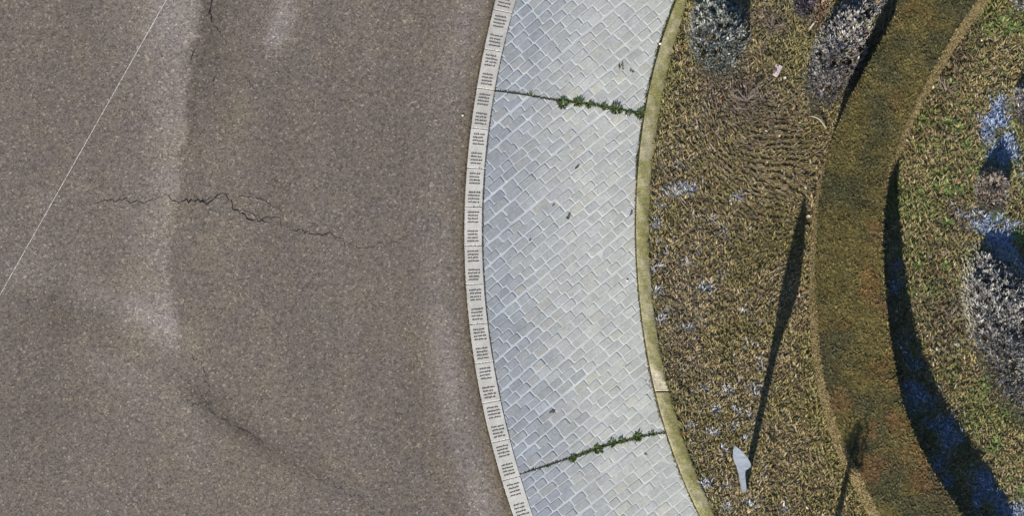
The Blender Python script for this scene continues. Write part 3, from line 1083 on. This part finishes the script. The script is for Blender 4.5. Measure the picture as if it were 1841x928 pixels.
# ------------------------------------------------------------------ upright metal posts
def make_post(name, bx_, by_, label, group, Ht, u, st, tilt, part):
    """flat folded metal profile; st: (height share, left, right)"""
    root = empty(name, (bx_, by_, 0.0))
    tag(root, label, "metal post", group)
    u = np.array([u[0], u[1], 0.0]) / math.hypot(*u)
    nrm = np.array([-u[1], u[0], 0.0])
    V, F = [], []
    for t_, lf, rt in st:
        c0 = np.array([tilt * t_, 0.0, Ht * t_])
        th = 0.03 if t_ < 0.5 else 0.022
        mid = min(0.0, (lf + rt) / 2)
        for a, b in ((lf, 0.0), (mid, -1.0), (rt, 0.0), (mid, 1.0)):
            V.append(c0 + u * a + nrm * th * b)
    m = 4
    for i in range(len(st) - 1):
        for k in range(4):
            F.append([i * m + k, i * m + (k + 1) % 4, (i + 1) * m + (k + 1) % 4, (i + 1) * m + k])
    F.append([3, 2, 1, 0])
    F.append([len(V) - 4 + k for k in range(4)])
    build(part, V, F, M_STEEL, parent=root)
    V, F = [], []
    n = 20
    for r, z in ((0.09, 0.0), (0.09, 0.012), (0.08, 0.018)):
        for k in range(n):
            a = 2 * math.pi * k / n
            V.append((r * math.cos(a), r * math.sin(a), z))
    for l in range(2):
        for k in range(n):
            F.append([l * n + k, l * n + (k + 1) % n, (l + 1) * n + (k + 1) % n, (l + 1) * n + k])
    F.append([2 * n + k for k in range(n)])
    build("base_plate", V, F, M_STEEL, parent=root)
    return root


make_post("blade_post", *W(1338, 885), "tall slim grey metal blade standing upright in the grass, casting the long leaf-shaped shadow", None, 2.61, (0.95, -0.30),
          [(0.0, -.055, .05), (0.2, -.06, .055), (0.4, -.065, .06), (0.49, -.075, .07), (0.54, -.08, .095), (0.60, -.10, .15), (0.65, -.115, .185), (0.70, -.12, .195), (0.76, -.12, .18), (0.83, -.115, .14), (0.89, -.105, .09), (0.95, -.085, .04), (0.985, -.075, -.02), (1.0, -.07, -.045)], -0.10, "blade")


def shadow_caster_tree(px, py, H, r, label):
    """added unseen shadow caster: slim stem with a small open crown"""
    x, y = W(px, py)
    root = empty("shadow_caster_tree", (x, y, 0))
    tag(root, label, "tree")
    rng = np.random.default_rng(77)
    V, F = [], []

    def limb(pts, rad):
        b = len(V)
        for p, w in zip(pts, rad):
            for k in range(8):
                a = math.pi * k / 4
                V.append((p[0] + math.cos(a) * w, p[1] + math.sin(a) * w, p[2]))
        for i in range(len(pts) - 1):
            for k in range(8):
                F.append([b + i * 8 + k, b + i * 8 + (k + 1) % 8, b + (i + 1) * 8 + (k + 1) % 8, b + (i + 1) * 8 + k])
    limb([(0, 0, 0), (0.01, 0.01, H * 0.3), (-0.01, 0.0, H * 0.6), (0, 0, H * 0.8), (0, 0, H * 0.97)], [0.07, 0.055, 0.05, 0.04, 0.01])
    for i in range(16):
        a, z0 = rng.uniform(0, 6.28), H * rng.uniform(0.66, 0.88)
        e = r * rng.uniform(0.5, 0.95)
        limb([(0, 0, z0), (math.cos(a) * e * 0.6, math.sin(a) * e * 0.6, z0 + 0.08), (math.cos(a) * e, math.sin(a) * e, z0 + 0.2)], [0.018, 0.011, 0.004])
    build("trunk", V, F, M_TWIG, np.tile([0.12, 0.09, 0.06], (len(V), 1)), parent=root)
    n = 520
    d = rng.normal(0, 1, (n, 3))
    d /= np.linalg.norm(d, axis=1)[:, None]
    d *= (rng.uniform(0, 1, n) ** 0.5)[:, None]
    P = d * np.array([r, r, H * 0.13]) + np.array([0, 0, H * 0.88])
    c = palette(n, [(0.08, 0.09, 0.03), (0.14, 0.12, 0.04)], [1, 1], 0.2, rng)
    v, f, col = merge([blades(P, rng.uniform(0, 6.28, n), rng.uniform(0.05, 0.10, n), rng.uniform(0.02, 0.04, n), np.radians(rng.uniform(-30, 60, n)), np.radians(rng.uniform(0, 40, n)), c, c)])
    build("crown", v, f, M_LEAF, col, parent=root)


shadow_caster_tree(1450, 1172, 2.61, 0.27, "added unseen tree past the bottom edge, casting the soft shadow on the hedge")  # added out of view to throw the soft spot on the hedge top

# ------------------------------------------------------------------ weeds in the joints of the apron
def weed(name, px, py, n, r, L, label, cat, group, tones, z=0.012, flat=True, stretch=(1, 1), rot=0):
    x, y = W(px, py)
    rng = np.random.default_rng(int(px * 7 + py))
    root = None
    a = rng.uniform(0, 6.28, n)
    d = np.sqrt(rng.uniform(0, 1, n)) * r
    X, Y = np.cos(a) * d * stretch[0], np.sin(a) * d * stretch[1]
    c, s = math.cos(rot), math.sin(rot)
    P = np.stack([X * c - Y * s, X * s + Y * c, rng.uniform(0, 0.02, n)], 1)
    cc = palette(n, tones, [1] * len(tones), 0.22, rng)
    v, f, col = merge([blades(P, a + rng.normal(0, 0.5, n), rng.uniform(0.6, 1.2, n) * L, rng.uniform(0.25, 0.5, n) * L, np.radians(rng.uniform(3, 34, n)), np.radians(rng.uniform(0, 36, n)), cc * 0.85, cc * 1.1)])
    o = build(name, v, f, M_LEAF, col)
    o.location = (x, y, z)
    tag(o, label, cat, group)
    return o


G_DK = [(0.045, 0.075, 0.018), (0.065, 0.098, 0.026), (0.032, 0.052, 0.014), (0.085, 0.10, 0.034)]
upper = [(1012, 187, 46, 0.09, "leafy dark weed at the left end of the upper joint's green row"),
         (1040, 184, 40, 0.07, "leafy dark weed, second from the left in the upper joint"),
         (1060, 189, 26, 0.055, "small dark weed in the middle of the upper joint"),
         (1087, 193, 26, 0.05, "small dark weed right of the middle of the upper joint"),
         (1108, 197, 56, 0.085, "largest leafy weed in the upper joint, nearer the kerb"),
         (1130, 203, 20, 0.05, "small weed between the largest one and the kerb, upper joint"),
         (1152, 206, 46, 0.085, "dark weed against the kerb at the upper joint's right end"),
         (952, 170, 12, 0.035, "tiny weed near the left end of the upper joint")]
lower = [(1031, 826, 34, 0.06, "leafy weed at the left of the lower joint's green row"),
         (1076, 810, 46, 0.08, "bushy weed in the middle of the lower joint"),
         (1100, 799, 30, 0.055, "weed right of the bushy one in the lower joint"),
         (1118, 794, 34, 0.055, "weed left of the round one in the lower joint"),
         (1147, 788, 46, 0.075, "round dark weed near the right end of the lower joint"),
         (1171, 782, 18, 0.045, "small weed closest to the kerb in the lower joint"),
         (985, 838, 10, 0.03, "tiny weed near the left end of the lower joint")]
for (px, py, n, r, lab) in upper + lower:
    weed("joint_weed", px, py, int(n * 1.2), r * (0.6 + 0.45 * random.random()), 0.03 + 0.40 * r, lab, "weed", "weeds rooted in the apron joints", G_DK)
for (px, py, n, r, lab) in [(1117, 121, 16, 0.035, "tiny weed alone among the pavers above the upper joint"),
                            (1137, 126, 7, 0.02, "tiny speck of weed right of the lone one above the upper joint")]:
    weed("joint_weed", px, py, n, r, 0.045, lab, "weed", "weeds rooted in the apron joints", [(0.09, 0.08, 0.035), (0.05, 0.05, 0.02)])


# moss lines: along both joints, along the kerb foot and along the slabs
def moss_line(pts, w0, w1, dens, tones, seed, jit=0.01):
    rng = np.random.default_rng(seed)
    P = np.array(pts)
    seg = np.hypot(*np.diff(P, axis=0).T)
    cum = np.concatenate([[0], np.cumsum(seg)])
    n = int(cum[-1] * dens)
    s = rng.uniform(0, cum[-1], n)
    x, y = np.interp(s, cum, P[:, 0]), np.interp(s, cum, P[:, 1])
    w = w0 + (w1 - w0) * s / cum[-1]
    w = w * (0.4 + 1.2 * vnoise(s, s * 0, 0.18, seed))
    x, y = x + rng.normal(0, 1, n) * w, y + rng.normal(0, 1, n) * w
    c = palette(n, tones, [1] * len(tones), 0.25, rng)
    return blades(np.stack([x, y, np.full(n, 0.014)], 1), rng.uniform(0, 6.28, n), rng.uniform(0.012, 0.03, n), rng.uniform(0.008, 0.018, n), np.radians(rng.uniform(5, 50, n)), np.radians(rng.uniform(0, 40, n)), c * 0.8, c)


MO = [(0.045, 0.05, 0.02), (0.07, 0.075, 0.025), (0.035, 0.032, 0.02)]
ky = np.linspace(-5.2, 5.2, 120)
km = [(float(kerb_l(y)) - 0.012, y) for y in ky]
up_half = [p for p in km if p[1] > 1.4]
low_half = [p for p in km if -2.4 <= p[1] <= 1.5]
low3 = [p for p in km if p[1] < -1.7]
v, f, c = merge([moss_line(JL[0], 0.006, 0.012, 420, MO, 1), moss_line(JL[1], 0.006, 0.010, 420, MO, 2),
                 moss_line([W(1000, 180), W(1080, 192), W(1165, 208)], 0.010, 0.014, 800, G_DK, 11), moss_line([W(1020, 829), W(1085, 803), W(1160, 785)], 0.010, 0.008, 700, G_DK, 12),
                 moss_line(up_half, 0.018, 0.018, 1300, [(0.05, 0.05, 0.022), (0.08, 0.085, 0.03), (0.035, 0.035, 0.018)], 3),
                 moss_line(low_half, 0.006, 0.007, 420, [(0.09, 0.085, 0.035), (0.12, 0.11, 0.05)], 4),
                 moss_line(low3, 0.012, 0.012, 420, [(0.09, 0.085, 0.04), (0.12, 0.11, 0.05)], 5),
                 moss_line([(float(slab_r(y)) + 0.0, y) for y in ky], 0.004, 0.004, 260, [(0.09, 0.095, 0.085), (0.06, 0.065, 0.05)], 6),
                 moss_line([(float(slab_l(y)) - 0.012, y) for y in ky], 0.010, 0.010, 480, [(0.09, 0.075, 0.05), (0.13, 0.105, 0.07)], 7),
                 moss_line([W(1172, 660), W(1178, 700), W(1190, 760)], 0.05, 0.02, 500, [(0.13, 0.115, 0.06), (0.20, 0.18, 0.11)], 8),
                 *[moss_line([W(float(slab_l((464 - q) / PX)) * PX + 921, q), W(float(slab_r((464 - q) / PX)) * PX + 919, q + 0.85 * 100 * float(slab_l((464 - q) / PX + .05) - slab_l((464 - q) / PX - .05)) / 0.1 * 0.32)], 0.003, 0.003, 300, [(0.16, 0.15, 0.13), (0.09, 0.085, 0.07)], 40 + q % 17) for q in slab_cuts[1:-1]],
                 moss_line([W(1182, 708), W(1204, 704)], 0.010, 0.008, 900, [(0.03, 0.022, 0.016), (0.05, 0.035, 0.025)], 9)])
v[:, 2] += 0.0
tag(build("moss", v, f, M_LEAF, c), "thin dark moss lining the joints, the kerb foot and the slabs", "moss", kind='stuff')

# ------------------------------------------------------------------ green weeds in the rough grass
G_LT = [(0.10, 0.17, 0.045), (0.14, 0.20, 0.06), (0.09, 0.13, 0.035), (0.18, 0.21, 0.08)]
for i, (px, py, r) in enumerate([(1826, 32, .18), (1803, 48, .13), (1824, 52, .12), (1778, 55, .09), (1681, 262, .07), (1749, 312, .07), (1700, 335, .06), (1680, 338, .05), (1722, 345, .09), (1704, 352, .06),
                                 (1703, 402, .06), (1830, 425, .09), (1836, 432, .07), (1708, 152, .07), (1706, 222, .08), (1663, 218, .07), (1722, 232, .06), (1738, 262, .06), (1770, 690, .08), (1772, 702, .06),
                                 (1790, 800, .10), (1782, 812, .07), (1838, 890, .08), (1815, 745, .08), (1656, 350, .05), (1650, 480, .05), (1788, 385, .07), (1700, 480, .05)]):
    weed("green_weed", px, py, int(520 * r), r, 0.075, "small bright green leafy weed growing in the rough grass inside the hedge", "weed", "bright green weeds inside the hedge", G_LT, z=0.045)


# ------------------------------------------------------------------ bare plants, twigs and litter
def tube(V, F, pts, rad):
    b = len(V)
    for i, p in enumerate(pts):
        q, r = Vector(pts[max(0, i - 1)]), Vector(pts[min(len(pts) - 1, i + 1)])
        t_ = (r - q).normalized()
        n = t_.cross(Vector((0, 0, 1)))
        n = n.normalized() if n.length > 1e-4 else Vector((1, 0, 0))
        m = t_.cross(n)
        w = rad[i] if isinstance(rad, (list, tuple)) else rad
        for k in range(5):
            a = 2 * math.pi * k / 5
            V.append(tuple(Vector(p) + n * math.cos(a) * w + m * math.sin(a) * w))
    for i in range(len(pts) - 1):
        for k in range(5):
            F.append([b + i * 5 + k, b + i * 5 + (k + 1) % 5, b + (i + 1) * 5 + (k + 1) % 5, b + (i + 1) * 5 + k])
    F.append([b + k for k in range(5)][::-1])
    F.append([b + (len(pts) - 1) * 5 + k for k in range(5)])


def bare_plant(px, py, r, n, label, seed):
    rnd = random.Random(seed)
    x, y = W(px, py)
    V, F = [], []
    for i in range(n):
        a = rnd.uniform(0, 6.28)
        L = r * rnd.uniform(0.5, 1.1)
        h = rnd.uniform(0.06, 0.24)
        pts = [(0, 0, 0.02)]
        for k in range(1, 5):
            t_ = k / 4
            a += rnd.gauss(0, 0.18)
            pts.append((math.cos(a) * L * t_, math.sin(a) * L * t_, 0.02 + h * t_ ** 0.7))
        tube(V, F, pts, [0.006, 0.005, 0.004, 0.003, 0.002])
        for k in (2, 3):
            b = a + rnd.choice([-0.7, 0.7])
            p = pts[k]
            tube(V, F, [p, (p[0] + math.cos(b) * L * 0.3, p[1] + math.sin(b) * L * 0.3, p[2] + 0.03)], [0.003, 0.0015])
    K = np.tile([0.20, 0.165, 0.14], (len(V), 1))
    o = build("bare_plant", V, F, M_TWIG, K)
    o.location = (x, y, 0)
    tag(o, label, "plant", "leafless twiggy plants in the grass")


bare_plant(1343, 183, 0.34, 30, "leafless twiggy plant spreading on the grass left below the pale card", 1)
bare_plant(1388, 52, 0.26, 24, "leafless curled twiggy plant on the grass near the top edge, right of the rounded shrub", 2)
bare_plant(1700, 165, 0.26, 22, "dull leafless plant on the rough grass beside the hedge's sunny upper side", 3)
bare_plant(1710, 570, 0.22, 16, "leafless brown plant in the rough grass left of the largest silvery shrub", 4)


def one_tube(name, pts, rad, col, label, cat):
    V, F = [], []
    P = [(*W(px, py), z) for (px, py, z) in pts]
    tube(V, F, P, rad)
    tag(build(name, V, F, M_TWIG, np.tile(col, (len(V), 1))), label, cat)


one_tube("bark_strip", [(1455, 211, 0.06), (1464, 214, 0.11), (1474, 220, 0.13), (1481, 228, 0.10), (1484, 234, 0.05)], [0.009, 0.014, 0.017, 0.015, 0.009], (0.25, 0.24, 0.19), "pale curved strip of bark arching from the grass below the mauve shrub", "bark")
one_tube("white_stalk", [(1455, 56, 0.10), (1461, 50, 0.14), (1466, 46, 0.18)], [0.012, 0.014, 0.010], (0.36, 0.34, 0.28), "short pale stalk under the russet shrub near the top edge", "stalk")


def card(px, py, L, w, rot, col, label, name="card", z=0.045):
    """a folded card: two flaps with thickness, a shallow ridge between"""
    V, F = [], []
    t_ = 0.004
    xs = [-w / 2, -w * 0.05, w * 0.18, w / 2]
    zs = [0.0, 0.012, 0.016, 0.034]
    n = len(xs)
    for zz in (0, t_):
        for e in (-L / 2, L / 2):
            for x, zq in zip(xs, zs):
                V.append((x + random.uniform(-0.004, 0.004), e + random.uniform(-0.006, 0.006), zq + zz))
    for i in range(n - 1):
        F.append([2 * n + i, 2 * n + i + 1, 3 * n + i + 1, 3 * n + i])
        F.append([i + 1, i, n + i, n + i + 1])
        F.append([i, i + 1, 2 * n + i + 1, 2 * n + i])
        F.append([n + i + 1, n + i, 3 * n + i, 3 * n + i + 1])
    F.append([0, 2 * n, 3 * n, n])
    F.append([n - 1, 2 * n - 1, 4 * n - 1, 3 * n - 1])
    o = build(name, V, F, M_PAPER, np.tile(col, (len(V), 1)))
    o.location = (*W(px, py), z)
    o.rotation_euler = (0.05, -0.06, rot)
    tag(o, label, "card" if name == "card" else "litter")


card(1396.5, 129, 0.21, 0.135, -0.50, (0.62, 0.52, 0.52), "pale pinkish card lying folded on the grass between the two shrubs")
card(1411, 143, 0.045, 0.05, 0.2, (0.6, 0.56, 0.45), "tiny cream scrap on the grass just right below the pinkish card", "paper_scrap")
card(1677, 158, 0.06, 0.035, 0.5, (0.55, 0.42, 0.38), "small pinkish scrap at the hedge's sunny upper edge", "paper_scrap")
card(1688, 149, 0.05, 0.03, -0.9, (0.5, 0.42, 0.38), "smaller scrap right above the pinkish one at the hedge's upper edge", "paper_scrap")


def pebble(px, py, r, col, label, z=0.04):
    V, F = [], []
    rng = np.random.default_rng(int(px + py))
    n, m = 10, 6
    for i in range(m + 1):
        ph = math.pi * i / m
        for k in range(n):
            a = 2 * math.pi * k / n
            j = 1 + rng.uniform(-0.12, 0.12)
            V.append((r * 1.3 * math.sin(ph) * math.cos(a) * j, r * math.sin(ph) * math.sin(a) * j, r * 0.7 * math.cos(ph)))
    for i in range(m):
        for k in range(n):
            F.append([i * n + k, (i + 1) * n + k, (i + 1) * n + (k + 1) % n, i * n + (k + 1) % n])
    o = build("stone", V, F, M_SLAB, np.tile(col, (len(V), 1)), smooth=True)
    o.location = (*W(px, py), z)
    o.rotation_euler = (0, 0, rng.uniform(0, 3))
    tag(o, label, "stone")


pebble(1685, 629, 0.035, (0.62, 0.6, 0.54), "white stone in the rough grass below the leafless brown plant")
pebble(1690, 639, 0.022, (0.55, 0.53, 0.48), "smaller pale stone touching the white one in the rough grass")
pebble(1721, 621, 0.055, (0.32, 0.29, 0.22), "dull tan stone right of the white stones in the rough grass")
pebble(1674, 545, 0.028, (0.52, 0.48, 0.40), "cream stone in the rough grass beside the hedge shadow")
pebble(1128, 505, 0.018, (0.6, 0.5, 0.45), "small pale pinkish stone on the pavers near the kerb", 0.024)
pebble(1187, 79, 0.02, (0.7, 0.68, 0.6), "small white stone in the kerb's mossy joint near the top", 0.03)
pebble(832, 207, 0.018, (0.55, 0.5, 0.4), "tiny pale stone on the asphalt beside the slabs", 0.008)


# dark leaves lying on the pavers
for i, (px, py, L, a, lab) in enumerate([(1022, 391, 0.07, 1.0, "dark dead leaf on the pavers near the middle of the apron"),
                                         (1135, 385, 0.06, 1.2, "dark dead leaf on the pavers close to the kerb"),
                                         (953, 432, 0.035, 0.8, "tiny dark leaf on the pavers nearer the slabs"),
                                         (1038, 302, 0.06, 0.9, "dark dead leaf on the pavers below the upper joint"),
                                         (993, 742, 0.07, 0.5, "dark smudged leaf on the pavers above the lower joint"),
                                         (1161, 818, 0.03, 0.3, "tiny dark leaf on the pavers below the lower joint"),
                                         (995, 369, 0.03, 0.3, "tiny dark leaf on the pavers left above the middle leaf")]):
    rng = np.random.default_rng(i + 900)
    n = 7
    P = np.zeros((n, 3))
    P[:, :2] = rng.normal(0, 0.008, (n, 2))
    c = np.tile([0.075, 0.07, 0.065], (n, 1)) * np.exp(rng.normal(0, 0.2, (n, 1)))
    v, f, col = merge([blades(P, a + rng.normal(0, 0.35, n) + np.pi * (rng.random(n) < 0.4), rng.uniform(0.6, 1, n) * L, np.full(n, L * 0.4), np.radians(rng.uniform(0, 14, n)), np.radians(rng.uniform(-10, 12, n)), c, c)])
    o = build("dead_leaf", v, f, M_LEAF, col)
    o.location = (*W(px, py), 0.024)
    tag(o, lab, "leaf", "dead leaves on the pavers")


# ------------------------------------------------------------------ cracks in the asphalt and the thin white line
def crack(pts, wmax, seed, taper=True, tone=0.03, jit=0.02, gaps=0.0):
    rnd = random.Random(seed)
    P = np.array([W(*p) for p in pts])
    seg = np.hypot(*np.diff(P, axis=0).T)
    cum = np.concatenate([[0], np.cumsum(seg)])
    n = max(6, int(cum[-1] / 0.028))
    s = np.linspace(0, cum[-1], n)
    x, y = np.interp(s, cum, P[:, 0]), np.interp(s, cum, P[:, 1])
    V, F = [], []
    w = []
    run = []
    off = 0
    for i in range(n):
        off = off * 0.75 + rnd.gauss(0, jit)
        t_ = i / (n - 1)
        ww = 1.0 * wmax * (0.35 + 1.1 * rnd.random() ** 1.6) * ((math.sin(math.pi * min(1, max(0.04, t_))) ** 0.5) if taper else 1)
        if rnd.random() < gaps:
            if len(run) > 1:
                ribbon(run, w, 0.004, V, F)
            run, w = [], []
            continue
        run.append((x[i] + off * 0.5, y[i] + off))
        w.append(max(0.003, ww))
    if len(run) > 1:
        ribbon(run, w, 0.004, V, F)
    return V, F, tone


def crack_object(parts, name="road_crack"):
    V, F, K = [], [], []
    for v, f, tn in parts:
        b = len(V)
        V += v
        F += [[i + b for i in q] for q in f]
        K += [(tn, tn * 0.9, tn * 0.95)] * len(v)
    tag(build(name, V, F, M_CRACK, K), kind='structure')


crack_object([
    crack([(155, 367), (190, 363), (225, 358), (270, 361), (305, 355)], 0.015, 1, tone=0.035),
    crack([(300, 357), (330, 362), (350, 360), (372, 361), (392, 354), (412, 364)], 0.026, 2, tone=0.022, jit=0.026),
    crack([(318, 355), (345, 366), (375, 362), (405, 360)], 0.012, 12, tone=0.03, jit=0.03, gaps=0.1),
    crack([(408, 360), (420, 375), (440, 381), (455, 391), (485, 400)], 0.022, 3, tone=0.024, jit=0.02),
    crack([(430, 378), (452, 384), (470, 392), (498, 394), (510, 402), (520, 410)], 0.012, 4, tone=0.04),
    crack([(430, 350), (450, 355), (475, 365), (497, 374), (506, 385)], 0.011, 5, tone=0.045, jit=0.014),
    crack([(515, 408), (540, 414), (570, 420), (600, 424), (625, 440)], 0.015, 6, tone=0.03),
    crack([(625, 440), (650, 446), (672, 440), (700, 436), (735, 424)], 0.011, 7, tone=0.055),
])
crack_object([
    crack([(330, 632), (345, 645), (362, 668), (378, 700), (372, 716)], 0.010, 21, tone=0.04, gaps=0.3, jit=0.03),
    crack([(330, 716), (360, 730), (395, 752), (430, 772), (470, 795), (488, 812)], 0.014, 22, tone=0.06, gaps=0.15, jit=0.022),
    crack([(418, 766), (445, 778), (462, 790)], 0.010, 23, tone=0.04, gaps=0.1),
    crack([(520, 832), (545, 842), (575, 860), (620, 885), (665, 912), (690, 930)], 0.010, 24, tone=0.065, gaps=0.1),
])
crack_object([
    crack([(380, -6), (379, 10), (376, 24), (382, 38)], 0.035, 31, tone=0.028, jit=0.02, taper=False),
    crack([(382, 46), (396, 62), (408, 76)], 0.014, 32, tone=0.04),
    crack([(352, 84), (347, 96), (342, 112)], 0.024, 33, tone=0.035, gaps=0.2),
    crack([(338, 165), (336, 190), (334, 205)], 0.022, 34, tone=0.045, gaps=0.3),
    crack([(392, 96), (388, 130), (385, 150), (384, 185)], 0.018, 35, tone=0.05, gaps=0.35, jit=0.035),
    crack([(440, 140), (465, 170)], 0.01, 36, tone=0.06, gaps=0.3),
])

V, F = [], []
a, b = np.array(W(303, -8)), np.array(W(-8, 545))  # added white ribbon traces a mosaic seam, not a mark on the road
n = 700
rnd = random.Random(5)
pts, w = [], []
for i in range(n + 1):
    pts.append(tuple(a + (b - a) * i / n))
    w.append(rnd.uniform(0.002, 0.004) if rnd.random() < 0.3 else rnd.uniform(0.006, 0.010))
ribbon(pts, w, 0.004, V, F)
tag(build("mosaic_seam_line", V, F, M_LINE, np.tile([0.80, 0.80, 0.78], (len(V), 1))), "thin straight broken white mosaic seam line running slantwise over the asphalt", "line")
